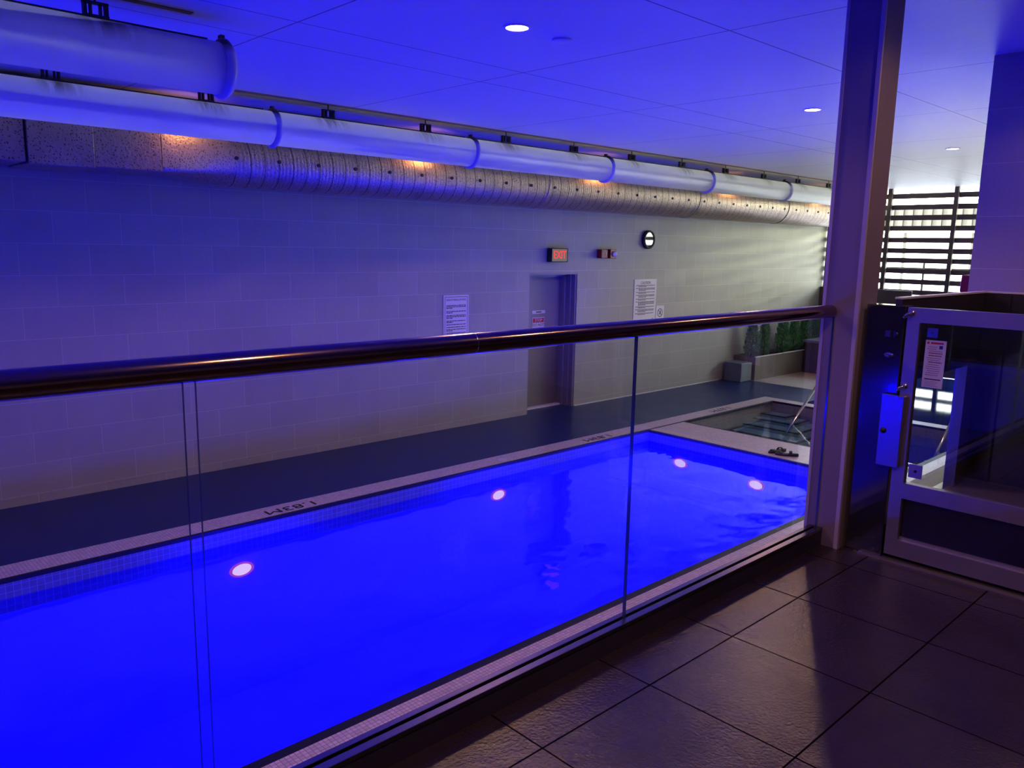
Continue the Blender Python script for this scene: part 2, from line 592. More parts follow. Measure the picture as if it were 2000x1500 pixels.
def bxp(name, dims, mat, parent, bev=0.0):
    bm = bmesh.new()
    box(bm, *dims)
    if bev:
        bevel(bm, bev)
    return emit(name, bm, mat, parent)

def text_bm(bm, s, size, org, right, upv, depth=0.001, align='CENTER', sx=1.0):
    cu = bpy.data.curves.new('t', 'FONT')
    cu.body = s
    cu.size = size
    cu.align_x = align
    cu.align_y = 'CENTER'
    cu.extrude = depth / 2
    cu.resolution_u = 3
    ob = bpy.data.objects.new('t', cu)
    COL.objects.link(ob)
    bpy.context.view_layer.update()
    dg = bpy.context.evaluated_depsgraph_get()
    me = bpy.data.meshes.new_from_object(ob.evaluated_get(dg))
    r, u = Vector(right), Vector(upv)
    n = r.cross(u)
    T = Matrix(((r.x * sx, u.x, n.x, org[0]), (r.y * sx, u.y, n.y, org[1]), (r.z * sx, u.z, n.z, org[2]), (0, 0, 0, 1)))
    me.transform(T)
    bm.from_mesh(me)
    bpy.data.objects.remove(ob)
    bpy.data.curves.remove(cu)
    bpy.data.meshes.remove(me)

# ================================================================ SETTING
ZC, ZD, ZW = 2.85, -1.0, -1.15
YW = 8.44
XE = 17.6

# walkway floor (raised level)
bm = bmesh.new()
box(bm, -16, 9.0, -3.2, 1.757, -0.12, 0.0)
struct('floor', bm, 'floor')
# ceiling
bm = bmesh.new()
box(bm, -16, 21.0, -3.2, 8.9, ZC, ZC + 0.15)
struct('ceiling', bm, 'ceil')
# dark slots where the pipe hangers rise into the ceiling
bm = bmesh.new()
box(bm, -16, 19.5, 7.215, 7.285, ZC - 0.006, ZC + 0.01)
struct('trim_1', bm, 'slotm')
bm = bmesh.new()
box(bm, -16, 2.1, 5.035, 5.085, ZC - 0.006, ZC + 0.01)
struct('trim_2', bm, 'slotm')
# tiled wall behind the pool, with the door recess cut in
DX0, DX1, DT = 8.35, 9.40, 1.125
bm = bmesh.new()
box(bm, -16, DX0, YW, YW + 0.45, -1.05, ZC)
box(bm, DX1, XE + 0.3, YW, YW + 0.45, -1.05, ZC)
box(bm, DX0, DX1, YW, YW + 0.45, DT, ZC)
struct('wall_back', bm, 'wall')
bm = bmesh.new()
box(bm, DX1 + 0.02, 13.6, YW - 0.012, YW, -1.0, -0.985)
struct('baseboard_back', bm, 'trimw')
bm = bmesh.new()
box(bm, -16, DX0 - 0.01, YW - 0.010, YW, -1.0, -0.93)
struct('baseboard_back_left', bm, 'wall')
# enclosing walls behind the viewer
bm = bmesh.new()
box(bm, -16.2, -16, -3.2, 8.9, -3, ZC)
struct('wall_left', bm, 'cream')
bm = bmesh.new()
box(bm, -16, 9.0, -3.4, -3.2, -0.1, ZC)
struct('wall_front', bm, 'cream')
# tiled pier / shaft wall on the right
bm = bmesh.new()
box(bm, 6.338, 9.0, -3.2, 1.94, -1.0, ZC)
struct('wall_right', bm, 'pier')
bm = bmesh.new()
box(bm, 9.0, 17.9, 1.45, 1.65, -1.0, ZC)
struct('wall_right_far', bm, 'cream')

# pool deck (pieces around the two basins)
PX0, PX1, PY0, PY1 = -13.0, 8.95, 3.40, 6.61
SX0, SX1, SY0, SY1 = 9.83, 12.42, 3.42, 6.64
CW = 0.275
bm = bmesh.new()
box(bm, -16, 14.08, PY1 + CW + 0.03, YW + 0.4, -1.3, ZD)
box(bm, -16, 14.08, 1.822, PY0 - CW - 0.02, -1.3, ZD)
box(bm, SX1 + CW, 14.08, PY0 - CW - 0.02, PY1 + CW + 0.03, -1.3, ZD)
box(bm, -16, PX0 - CW, PY0 - CW - 0.02, PY1 + CW + 0.03, -1.3, ZD)
box(bm, 14.08, 17.6, 1.65, 6.2, -1.3, ZD)
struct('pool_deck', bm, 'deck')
bm = bmesh.new()
box(bm, 14.08, 17.6, 6.2, YW + 0.4, -1.3, ZD)
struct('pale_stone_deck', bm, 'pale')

# coping: cream mosaic with black nosing round both basins
NZ = 0.035
bm = bmesh.new()
box(bm, PX0 - CW, SX1 + CW, PY1 + NZ, PY1 + CW + 0.03, -1.3, ZD + .001)
box(bm, PX0 - CW, SX1 + CW, PY0 - CW - 0.02, PY0 - NZ - .03, -1.3, ZD + .001)
box(bm, PX1 + NZ, SX0 - NZ, PY0 - NZ - .03, PY1, -1.3, ZD + .001)
box(bm, SX1 + NZ, SX1 + CW, PY0 - NZ - .03, PY1 + NZ, -1.3, ZD + .001)
box(bm, PX0 - CW, PX0 - NZ, PY0 - NZ - .03, PY1 + NZ, -1.3, ZD + .001)
struct('coping', bm, 'coping')
bm = bmesh.new()
box(bm, PX0 - NZ, SX1 + NZ, PY1, PY1 + NZ, -1.03, ZD + .002)
box(bm, PX0 - NZ, SX1 + NZ, PY0 - NZ - .03, PY0, -1.03, ZD + .002)
for xa in (PX1, SX0 - NZ, SX1):
    box(bm, xa, xa + NZ, PY0, PY1, -1.03, ZD + .0015)
box(bm, PX0 - NZ, PX0, PY0, PY1, -1.03, ZD + .0015)
struct('coping_nosing', bm, 'nosing')

# pool basin
ZB = -2.6
bm = bmesh.new()
box(bm, PX0 - .2, PX1 + .2, PY0 - .2, PY1 + .2, ZB - .1, ZB)
box(bm, PX0 - .2, PX1 + .2, PY1, PY1 + .2, ZB, -1.26)
box(bm, PX0 - .2, PX1 + .2, PY0 - .2, PY0, ZB, -1.26)
box(bm, PX1, PX1 + .2, PY0, PY1, ZB, -1.26)
box(bm, PX0 - .2, PX0, PY0, PY1, ZB, -1.26)
struct('pool_basin', bm, 'plaster')
bm = bmesh.new()
for a in ((PX0 - .1, PX1 + .1, PY1, PY1 + .1), (PX0 - .1, PX1 + .1, PY0 - .1, PY0), (PX1, PX1 + .1, PY0, PY1), (PX0 - .1, PX0, PY0, PY1)):
    box(bm, *a, -1.26, -1.03)
struct('waterline_band', bm, 'band')

# spa basin with benches and steps
ZS = -1.95
bm = bmesh.new()
for a in ((SX0 - .1, SX1 + .1, SY1, SY1 + .1), (SX0 - .1, SX1 + .1, SY0 - .13, SY0), (SX1, SX1 + .1, SY0, SY1), (SX0 - .1, SX0, SY0, SY1)):
    box(bm, *a, ZS, -1.03)
struct('spa_wall', bm, 'spaw')
bm = bmesh.new()
box(bm, SX0, SX1, SY0, SY1, ZS - .1, ZS)
box(bm, 12.09, SX1, 6.18, SY1, ZS, -1.180)
box(bm, 11.85, SX1, 5.94, 6.18, ZS, -1.225)
box(bm, 11.85, 12.09, 6.18, SY1, ZS, -1.225)
box(bm, 11.53, SX1, 5.68, 5.94, ZS, -1.275)
box(bm, 11.53, 11.85, 5.94, SY1, ZS, -1.275)
box(bm, 11.15, 11.53, 5.5, SY1, ZS, -1.33)
box(bm, SX0, 10.3, SY0, SY1, ZS, -1.42)
struct('spa_floor', bm, 'spafloor')
bm = bmesh.new()
def nose(x0, x1, y0, y1, z):
    box(bm, x0, x1, y0, y1, z - .01, z + .004)
for xa, ya, zz in ((12.09, 6.18, -1.176), (11.85, 5.94, -1.221), (11.53, 5.68, -1.271), (11.15, 5.5, -1.326)):
    nose(xa - .002, xa + .045, ya, SY1, zz)
    nose(xa + .045, SX1, ya - .002, ya + .045, zz)
nose(10.27, 10.31, SY0, SY1, -1.418)
struct('spa_step_nosing', bm, 'nosing')

# retaining kerb below the glass guardrail
bm = bmesh.new()
box(bm, -16, 3.913, 1.757, 1.822, -1.1, 0.080)
box(bm, 3.913, 4.0, 1.86, 1.93, -1.1, 0.0)
box(bm, 3.913, 6.338, 1.66, 1.93, -1.0, -0.02)
struct('kerb', bm, 'kerb')

# steel column
bm = bmesh.new()
CX0, CX1, CY0, CY1 = 3.913, 4.118, 1.672, 1.857
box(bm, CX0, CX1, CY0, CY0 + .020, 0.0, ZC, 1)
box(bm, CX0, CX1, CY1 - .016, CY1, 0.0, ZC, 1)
box(bm, CX0 + .004, CX1 - .004, CY0 + .020, CY1 - .016, 0.0, ZC, 0)
box(bm, CX0 + .018, CX1 - .001, CY0 - .0015, CY0, 0.0, ZC, 0)
struct('column', bm, ['colmat', 'coledgelit'])

# water
def water(name, x0, x1, y0, y1, z, mat, label):
    bm = bmesh.new()
    v = [bm.verts.new(p) for p in ((x0, y0, z), (x1, y0, z), (x1, y1, z), (x0, y1, z))]
    f = bm.faces.new(v)
    f.normal_update()
    if f.normal.z < 0:
        f.normal_flip()
    o = emit(name, bm, mat)
    return tag(o, label, 'water', kind='stuff')
water('pool_water', PX0, PX1, PY0, PY1, ZW, 'water', 'vivid blue lit water filling the long swimming pool')
water('spa_water', SX0, SX1, SY0, SY1, -1.17, 'spawater', 'clear teal water filling the square spa beyond the pool')

# ---------------------------------------------------------------- door in the back wall
bm = bmesh.new()
box(bm, DX1 - .03, DX1, YW + .02, YW + .45, ZD, DT)
box(bm, DX1 - .055, DX1 - .03, YW + .10, YW + .30, ZD, DT)
box(bm, DX1 - .085, DX1 - .055, YW + .19, YW + .30, ZD, DT)
box(bm, DX0, DX0 + .03, YW + .02, YW + .45, ZD, DT)
box(bm, DX0, DX1, YW + .005, YW + .45, DT - .03, DT)
box(bm, DX0, DX1, YW + .19, YW + .30, DT - .075, DT - .03)
bm2 = bmesh.new()
box(bm2, DX0 + .03, DX1 - .055, YW + .305, YW + .35, ZD + .02, DT - .04)
door = struct('door_1', bm2, 'doorm')
emit('door_frame', bm, 'framem', door)
bxp('kick_plate', (DX0 + .06, DX1 - .09, YW + .298, YW + .305, ZD + .03, -0.05), 'kick', door)
bxp('threshold', (DX0 + .03, DX1 - .03, YW + .22, YW + .305, ZD, ZD + .025), 'trimw', door)
bxp('plate_edge', (DX0 + .06, DX1 - .09, YW + .292, YW + .305, -0.05, -0.035), 'trimw', door)

# ---------------------------------------------------------------- louvre screen at the far end
for k in range(6):
    yb = 1.95 + 1.29 * k - .01
yposts = [1.94, 3.23, 4.52, 5.81, 7.10, 8.36]
scr = thing('louvre_screen', (17.7, 5.0, -1.0), 'dark brown slatted timber screen closing the far open end of the pool hall', 'screen')
for yy in yposts:
    bxp('post', (17.66, 17.74, yy - .04, yy + .04, ZD, ZC - .003), 'wood', scr)
for zc in [2.69, 2.465, 2.25, 2.03, 1.79, 1.57, 1.37, 1.15, .93, .71, -.49, -.75]:
    if -.3 < zc < 0.6:
        continue
    if zc < 0.6:
        bxp('slat', (17.74, 17.765, 1.66, 6.45, zc - .05, zc + .05), 'wood', scr)
    else:
        bxp('slat', (17.74, 17.765, 1.66, 8.43, zc - .052, zc + .052), 'wood', scr)
bxp('lower_panel', (17.74, 17.77, 1.66, 6.45, -.29, .62), 'wood', scr)
bxp('bottom_board', (17.74, 17.77, 1.66, 6.45, -1.0, -.69), 'wood', scr)
bm = bmesh.new()
box(bm, 17.6, 17.66, 6.45, YW, -1.0, 0.74)
struct('wall_far_low', bm, 'wood')

# ---------------------------------------------------------------- outside the screen
bm = bmesh.new()
box(bm, 17.6, 60, -20, 40, -1.4, -1.02)
struct('ground', bm, 'ground')
b = thing('building', (32, 5, -1.02), 'pale building with corrugated brown canopy seen beyond the slatted screen', 'building')
bxp('wall', (32, 36, -14, 26, -1.02, 2.3), 'facade', b)
bm = bmesh.new()
box(bm, 31.2, 31.3, -14, 26, 2.45, 3.15)
for k in range(120):
    y0 = -14 + k * .333
    box(bm, 31.12, 31.2, y0, y0 + .16, 2.45, 3.15)
emit('corrugated_canopy', bm, 'corr', b)
for k in range(7):
    bxp('mullion', (31.95, 32.0, -2 + k * 2.35, -1.9 + k * 2.35, -1.0, 2.3), 'corr', b)
r = thing('outdoor_railing', (18.9, 5, -1.02), 'thin metal railing standing just outside the slatted screen', 'railing')
bxp('top_rail', (18.88, 18.92, 1.5, 9.5, 1.36, 1.40), 'iron', r)
bxp('lower_rail', (18.88, 18.92, 1.5, 9.5, 1.18, 1.21), 'iron', r)
for k in range(8):
    bxp('baluster', (18.885, 18.915, 1.6 + k * 1.02, 1.64 + k * 1.02, -1.02, 1.36), 'iron', r)

# ---------------------------------------------------------------- guardrail
g = thing('glass_guardrail', (0, 1.80, 0.08), 'clear glass guardrail with a round bronze handrail along the pool edge', 'guardrail')
bm = bmesh.new()
cyl(bm, (-15.9, 1.80, 1.214), (3.885, 1.80, 1.214), 0.0315, 40, caps=False)
lathe(bm, (3.885, 1.80, 1.214), (1, 0, 0), [(0, .0315), (.012, .030), (.022, .024), (.0275, .014), (.028, 0)], 40)
emit('handrail', bm, 'rail', g)
bm = bmesh.new()
cyl(bm, (1.543, 1.80, 1.214), (1.546, 1.80, 1.214), 0.0321, 40)
emit('rail_joint', bm, 'chrome', g)
bm = bmesh.new()
box(bm, 3.885, 3.913, 1.79, 1.81, 1.204, 1.224)
emit('rail_bracket', bm, 'rail', g)
for x0, x1 in tuple((-2.55 - 1.62 * k, -0.96 - 1.62 * k) for k in range(1, 9)) + ((-2.52, -0.93), (-0.90, 0.683), (0.712, 2.322), (2.330, 3.911)):
    bm = bmesh.new()
    box(bm, x0, x1, 1.7865, 1.7965, 0.083, 1.186)
    bm.faces.ensure_lookup_table()
    for f in bm.faces:
        n = f.normal
        f.normal_update()
        if abs(f.normal.y) < .5:
            f.material_index = 1
    emit('glass_panel', bm, ['glass', 'gedge'], g)
for nm, y0, y1, z1, mt in (('channel_front', 1.753, 1.784, .096, 'channel'), ('channel_back', 1.799, 1.823, .096, 'channel'), ('gasket', 1.784, 1.799, .083, 'black')):
    bxp(nm, (-15.9, 3.912, y0, y1, 0.080, z1), mt, g, .002 if mt == 'channel' else 0)

# ---------------------------------------------------------------- overhead pipes
RP, ZP = 0.155, 2.555
def hanger(parent, x, y):
    bm = bmesh.new()
    zt = ZP + RP
    for s in (-1, 1):
        box(bm, x + s * .056 - .008, x + s * .056 + .008, y - .02, y + .02, zt - .005, zt + .085)
        box(bm, x + s * .026 - .004, x + s * .026 + .004, y - .02, y + .02, zt - .005, zt + .085)
    box(bm, x - .066, x + .066, y - .02, y + .02, zt + .078, zt + .088)
    box(bm, x - .065, x + .065, y - .025, y + .025, zt - .012, zt + .018)
    h = emit('hanger', bm, 'iron', parent)
    bm = bmesh.new()
    cyl(bm, (x, y, zt + .085), (x, y, ZC - .004), .006, 10)
    o = emit('rod', bm, 'iron', parent)
    o.parent = h
    return h

def pipe(name, y, xa, xb, rings, x0h, hang, label):
    t = thing(name, (x0h, y, ZP), label, 'pipe', None)
    bm = bmesh.new()
    cyl(bm, (xa, y, ZP), (xb, y, ZP), RP, 64)
    emit('pipe_body', bm, 'pipe', t)
    for rx in rings:
        bm = bmesh.new()
        lathe(bm, (rx, y, ZP), (1, 0, 0), [(-.03, RP), (-.02, RP + .016), (-.008, RP + .026), (.010, RP + .026), (.022, RP + .016), (.026, RP)], 56)
        emit('collar', bm, 'ring', t, origin=(rx, y, ZP))
        bm = bmesh.new()
        box(bm, rx - .006, rx + .02, y - .02, y + .02, ZP + RP + .015, ZP + RP + .045)
        emit('collar_bolt', bm, 'iron', t)
    es = [xa] + list(rings) + [xb]
    for a, c in zip(es, es[1:]):
        if c - a > .3:
            bxp('top_strip', (a + .03, c - .09, y - .02, y + .02, ZP + RP - .004, ZP + RP + .010), 'iron', t)
    for hx in hang:
        hanger(t, hx, y)
    return t
pipe('overhead_pipe', 7.25, -15.9, 17.5, [-1.14, 1.29, 3.72, 6.163, 8.56, 10.99, 13.43, 15.9], 1.872,
     [-.55 + 1.2 * k for k in range(2)] + [1.872, 3.10] + [4.324 + 1.2 * k for k in range(11)],
     'long white round pipe hung under the ceiling in front of the foil duct')
pipe('overhead_pipe', 5.06, -15.9, 2.31, [-.25, 2.27], 1.556, [-.85, .35, 1.556],
     'white pipe nearer the viewer ending in a collar at the upper left')

# ---------------------------------------------------------------- foil-clad duct along the wall
DY, DZ, DR = 8.05, 2.36, 0.32
d = thing('foil_clad_duct', (0, DY, DZ), 'long foil clad air duct running along the top of the tiled wall', 'duct')
bm = bmesh.new()
N = 64
def sec(x, t):
    out = []
    for i in range(N):
        a = 2 * PI * i / N
        cx_, cz_ = math.cos(a), math.sin(a)
        m_ = max(abs(cx_) / .35, abs(cz_) / .28)
        sq = (cx_ / m_, cz_ / m_ + .04)
        ci = (cx_ * DR, cz_ * DR)
        out.append(bm.verts.new((x, DY + sq[0] * (1 - t) + ci[0] * t, DZ + sq[1] * (1 - t) + ci[1] * t)))
    return out
prev = None
for x, t in [(2.86, 0), (3.0, .12), (3.15, .35), (3.3, .62), (3.45, .85), (3.6, 1.0)]:
    s_ = sec(x, t)
    if prev:
        for i in range(N):
            f = bm.faces.new((prev[i], prev[(i + 1) % N], s_[(i + 1) % N], s_[i]))
            f.smooth = True
    prev = s_
emit('transition_section', bm, 'foilp', d)
bm = bmesh.new()
xx = 3.6
nseg = 90
rr = None
for k in range(nseg + 1):
    x = 3.6 + (17.58 - 3.6) * k / nseg
    ring_ = [bm.verts.new((x, DY + math.cos(2 * PI * i / N) * (DR + .003 * math.sin(k * 2.1)), DZ + math.sin(2 * PI * i / N) * (DR + .003 * math.sin(k * 2.1)))) for i in range(N)]
    if rr:
        for i in range(N):
            f = bm.faces.new((rr[i], rr[(i + 1) % N], ring_[(i + 1) % N], ring_[i]))
            f.smooth = True
    rr = ring_
emit('round_section', bm, 'foil', d)
for a, c, oy in ((-15.9, 1.76, 0), (1.77, 2.28, .028), (2.285, 2.855, .004)):
    bm = bmesh.new()
    box(bm, a, c, 7.70 - oy, 8.40, 2.12 - oy * .6, 2.68)
    bevel(bm, .006, 1)
    emit('rectangular_section', bm, 'foilp', d)
for k in range(31):
    x = 3.584 + .4515 * k
    if x > 17.4:
        break
    a = math.radians(190)
    py, pz = DY + math.cos(a) * DR, DZ + math.sin(a) * DR
    n = Vector((0, math.cos(a), math.sin(a)))
    bm = bmesh.new()
    cyl(bm, (x, py, pz), Vector((x, py, pz)) + n * .012, .019, 12)
    emit('nozzle', bm, 'black', d)
for xj in (8.0, 11.6, 14.6):
    bm = bmesh.new()
    lathe(bm, (xj, DY, DZ), (1, 0, 0), [(-.012, DR), (-.01, DR + .008), (.01, DR + .008), (.012, DR)], 64)
    emit('joint_band', bm, 'foilp', d)

# ---------------------------------------------------------------- ceiling downlights
def downlight(x, y, label, watt=DOWNLIGHT_W, group=None, angle=150):
    t = thing('downlight', (x, y, ZC), label, 'light', group)
    bm = bmesh.new()
    lathe(bm, (x, y, ZC), (0, 0, -1), [(0, .086), (.007, .084), (.009, .074), (.003, .068), (.0, .068)], 40)
    emit('trim_ring', bm, 'trimw', t)
    bm = bmesh.new()
    cyl(bm, (x, y, ZC - .001), (x, y, ZC - .005), .070, 40)
    emit('lens', bm, 'warm', t)
    L = bpy.data.lights.new('downlight_lamp', 'SPOT')
    L.energy = watt
    L.color = WARM
    L.spot_size = math.radians(angle)
    L.spot_blend = .25
    L.shadow_soft_size = .055
    o = bpy.data.objects.new('downlight_lamp', L)
    COL.objects.link(o)
    o.parent = t
    o.location = (0, 0, -.02)
    return t
downlight(3.64, 3.84, 'round warm ceiling downlight nearest the viewer, beside the flat detector disc')
downlight(7.57, 3.85, 'round warm ceiling downlight just left of the steel column')
downlight(11.42, 3.86, 'round warm ceiling downlight furthest away, right of the steel column')
downlight(-.27, 3.84, 'round warm ceiling downlight over the near end of the pool')
downlight(-.27, .6, 'round warm ceiling downlight added unseen over the walkway behind the viewer', watt=60)  # added out of view to warm the gate, post and column faces
downlight(5.61, .6, 'round warm ceiling downlight over the wheelchair lift', watt=20)
for i, x in enumerate((1.71, 3.69)):
    downlight(x, .6, 'round warm ceiling downlight over the walkway ' + ('near the viewer' if i == 0 else 'in front of the lift gate'), watt=[50, 26][i])
# small unseen lamps added behind the pipe for the orange glow on the duct
for i, x in enumerate((3.15, 6.0, 9.2, 12.7, 16.0)):
    t = thing('added_duct_glow', (x, 7.46, 2.64), 'small warm lamp added out of sight behind the white pipe for the glow on the foil duct, ' + ['nearest', 'second nearest', 'middle', 'fourth', 'furthest'][i], 'light')
    bm = bmesh.new()
    ax = Vector((0, 1, -.35)).normalized()
    p0 = Vector((x, 7.41, 2.64))
    lathe(bm, p0, ax, [(-.02, 0), (-.02, .012), (.0, .024), (.05, .028), (.05, .022), (.02, .018)], 20)
    emit('lamp_shell', bm, 'iron', t)
    bm = bmesh.new()
    cyl(bm, p0 + ax * .03, p0 + ax * .034, .018, 20)
    emit('lens', bm, 'warm', t)
    L = bpy.data.lights.new('added_duct_glow_bulb', 'SPOT')
    L.energy = 9
    L.color = (1.0, .42, .14)
    L.spot_size = math.radians(150)
    L.spot_blend = .8
    L.shadow_soft_size = .02
    o = bpy.data.objects.new('added_duct_glow_bulb', L)
    COL.objects.link(o)
    o.parent = t
    o.location = (p0 + ax * .055) - Vector((x, 7.46, 2.64))
    o.rotation_euler = Vector((0, 1, -.35)).to_track_quat('-Z', 'Y').to_euler()

# flat detector disc
bm = bmesh.new()
lathe(bm, (4.05, 3.84, ZC), (0, 0, -1), [(0, .066), (.010, .066), (.014, .058), (.015, 0)], 40)
tag(emit('detector_disc', bm, 'ceil'), 'flat white round cover disc on the ceiling beside the nearest downlight', 'detector')

# ---------------------------------------------------------------- underwater lamps
def poollamp(c, n, label, visible=True):
    t = thing('pool_lamp', c, label, 'light')
    c, n = Vector(c), Vector(n)
    bm = bmesh.new()
    lathe(bm, c, n, [(0, .115), (.012, .113), (.02, .104), (.012, .092), (.0, .09)], 40)
    for v in bm.verts:
        v.co.z = c.z + (v.co.z - c.z) * .58
    emit('lamp_rim', bm, 'lensred', t)
    bm = bmesh.new()
    lathe(bm, c, n, [(.001, .094), (.012, .085), (.020, .05), (.022, 0)], 40)
    for v in bm.verts:
        v.co.z = c.z + (v.co.z - c.z) * .58
    emit('lamp_lens', bm, 'poollens', t)
    L = bpy.data.lights.new('pool_lamp_bulb', 'POINT')
    L.energy = POOL_W
    L.color = POOL_BLUE
    L.shadow_soft_size = .12
    o = bpy.data.objects.new('pool_lamp_bulb', L)
    COL.objects.link(o)
    o.parent = t
    o.location = n * .22
poollamp((2.963, PY1, -1.417), (0, -1, 0), 'glowing underwater lamp in the long far side of the pool, nearest the viewer')
poollamp((6.101, PY1, -1.36), (0, -1, 0), 'glowing underwater lamp in the long far side of the pool, midway along')
poollamp((PX1, 6.053, -1.36), (-1, 0, 0), 'glowing underwater lamp in the end of the pool near its far corner')
poollamp((PX1, 4.911, -1.40), (-1, 0, 0), 'glowing underwater lamp in the end of the pool near the sandals')
poollamp((-.2, PY1, -1.417), (0, -1, 0), 'underwater lamp beyond the left edge of the view')
poollamp((0.4, PY0, -1.4), (0, 1, 0), 'underwater lamp on the near side of the pool below the viewer')
poollamp((3.6, PY0, -1.4), (0, 1, 0), 'underwater lamp on the near side of the pool, middle')
poollamp((6.8, PY0, -1.4), (0, 1, 0), 'underwater lamp on the near side of the pool beside the column')
for k, x in enumerate((-3.35, -6.5, -9.6)):
    poollamp((x, PY1, -1.4), (0, -1, 0), 'underwater lamp on the long wall left of the view, ' + ['first', 'second', 'third'][k] + ' out of sight')
for k, x in enumerate((-3.0, -7.5)):
    poollamp((x, PY0, -1.4), (0, 1, 0), 'underwater lamp on the near pool wall behind the viewer, ' + ['nearer', 'further'][k])

# ---------------------------------------------------------------- depth marks on the coping
def depth(x, y, s):
    bm = bmesh.new()
    text_bm(bm, s, .165, (x, y, ZD + .003), (-1, 0, 0), (0, -1, 0), .002, sx=1.35)
    return emit('depth_mark', bm, 'ink')
tag(depth(3.55, 6.755, '1.83M'), 'black depth lettering on the coping, nearest the viewer', 'lettering', 'depth marks on the coping')
tag(depth(8.03, 6.755, '1.83M'), 'black depth lettering on the coping near the far end of the pool', 'lettering', 'depth marks on the coping')
tag(depth(11.05, 6.775, '1.07M'), 'black depth lettering on the coping beside the spa', 'lettering', 'depth marks on the coping')

# ---------------------------------------------------------------- wall fittings
def sign(name, x0, x1, z0, z1, y, label, head, headsize, rows, headcol='ink', cat='sign', thick=.008, frame=False, seed=1, headz=None):
    t = thing(name, ((x0 + x1) / 2, y, z0), label, cat)
    bxp('panel', (x0, x1, y - thick, y, z0, z1), 'signw', t)
    yf = y - thick - .001
    if head:
        bm = bmesh.new()
        text_bm(bm, head, headsize, ((x0 + x1) / 2, yf, headz or (z1 - headsize * .95)), (1, 0, 0), (0, 0, 1), sx=.9)
        emit('heading', bm, headcol, t)
    if frame:
        bm = bmesh.new()
        a, w = .022, .006
        box(bm, x0 + a, x1 - a, yf, yf + .001, z1 - a - w, z1 - a)
        box(bm, x0 + a, x1 - a, yf, yf + .001, z0 + a, z0 + a + w)
        box(bm, x0 + a, x0 + a + w, yf, yf + .001, z0 + a, z1 - a)
        box(bm, x1 - a - w, x1 - a, yf, yf + .001, z0 + a, z1 - a)
        emit('border_line', bm, 'ink', t)
    if rows:
        rnd = random.Random(seed)
        bm = bmesh.new()
        for (z, xa, xb) in rows:
            x = xa
            while x < xb - .01:
                w = rnd.uniform(.012, .045)
                box(bm, x, min(x + w, xb), yf, yf + .001, z - .0055, z + .0055)
                x += w + .007
        emit('small_print', bm, 'ink', t)
    return t

X0, X1 = 6.73, 7.17
rows = []
for grp in ((.700, 3), (.620, 2), (.565, 3), (.490, 2), (.440, 1), (.405, 1), (.375, 2), (.325, 2)):
    z, n = grp
    for k in range(n):
        last = (k == n - 1 and n > 1)
        rows.append((z - k * .018, X0 + .05, X0 + (.16 if last else .39)))
t = sign('rules_sign', X0, X1, .24, .84, YW, 'white HEALTH REGULATIONS notice on the tiled wall left of the door', 'HEALTH REGULATIONS', .036, rows, frame=True, seed=3, headz=.775)
bm = bmesh.new()
v = [bm.verts.new(p) for p in ((7.09, YW - .010, .275), (7.135, YW - .010, .275), (7.112, YW - .010, .315))]
bm.faces.new(v)
emit('corner_mark', bm, 'bluesq', t)

X0, X1 = 10.83, 11.45
rows = []
z = .89
for n in (2, 3, 2, 3, 2, 4, 2, 3, 2):
    for k in range(n):
        rows.append((z, X0 + .05 + (.07 if k else 0), X0 + (.33 if k == n - 1 else .57)))
        z -= .0185
    z -= .011
rows = [r_ for r_ in rows if r_[0] > .27]
t = sign('rules_sign', X0, X1, .22, .995, YW, 'large white CAUTION notice on the tiled wall right of the door', 'CAUTION', .065, rows, seed=5)
bm = bmesh.new()
cyl(bm, (11.37, YW - .008, .30), (11.37, YW - .010, .30), .022, 20)
emit('corner_mark', bm, 'bluesq', t)
t = sign('pictogram_sign', 11.47, 11.70, .235, .53, YW, 'small white prohibition pictogram sign beside the large notice', None, .03, [(.262, 11.50, 11.66), (.283, 11.51, 11.65)], seed=8)
bm = bmesh.new()
lathe(bm, (11.585, YW - .009, .405), (0, -1, 0), [(0, .075), (.001, .075), (.001, .062), (0, .062)], 40)
for k in range(-12, 13):
    u_ = k / 12 * .064
    box(bm, 11.585 + u_ * .7 - .005, 11.585 + u_ * .7 + .005, YW - .0105, YW - .0095, .405 - u_ * .7 - .005, .405 - u_ * .7 + .005)
emit('prohibition_ring', bm, 'ink', t)
bm = bmesh.new()
cyl(bm, (11.60, YW - .009, .435), (11.60, YW - .0105, .435), .012, 16)
box(bm, 11.575, 11.605, YW - .0105, YW - .009, .385, .42)
box(bm, 11.555, 11.58, YW - .0105, YW - .009, .375, .392)
emit('figure', bm, 'ink', t)

YD = YW + .305
t = thing('door_plate', (8.86, YD, .485), 'narrow white plate on the grey door above the stop notice', 'sign')
bxp('panel', (8.718, 9.005, YD - .006, YD, .484, .532), 'signw', t)
bxp('small_print', (8.80, 8.92, YD - .0072, YD - .006, .50, .516), 'ink', t)
t = thing('stop_sign', (8.86, YD, .06), 'white and red STOP DO NOT ENTER notice on the grey door', 'sign')
bxp('panel', (8.728, 8.988, YD - .006, YD, .06, .425), 'signw', t)
bxp('red_header', (8.738, 8.978, YD - .0072, YD - .006, .345, .415), 'signred', t)
bm = bmesh.new()
text_bm(bm, 'STOP', .066, (8.858, YD - .008, .380), (1, 0, 0), (0, 0, 1))
emit('header_text', bm, 'signw', t)
bm = bmesh.new()
text_bm(bm, 'DO NOT', .062, (8.858, YD - .0075, .305), (1, 0, 0), (0, 0, 1))
text_bm(bm, 'ENTER', .062, (8.858, YD - .0075, .240), (1, 0, 0), (0, 0, 1))
emit('body_text', bm, 'ink', t)

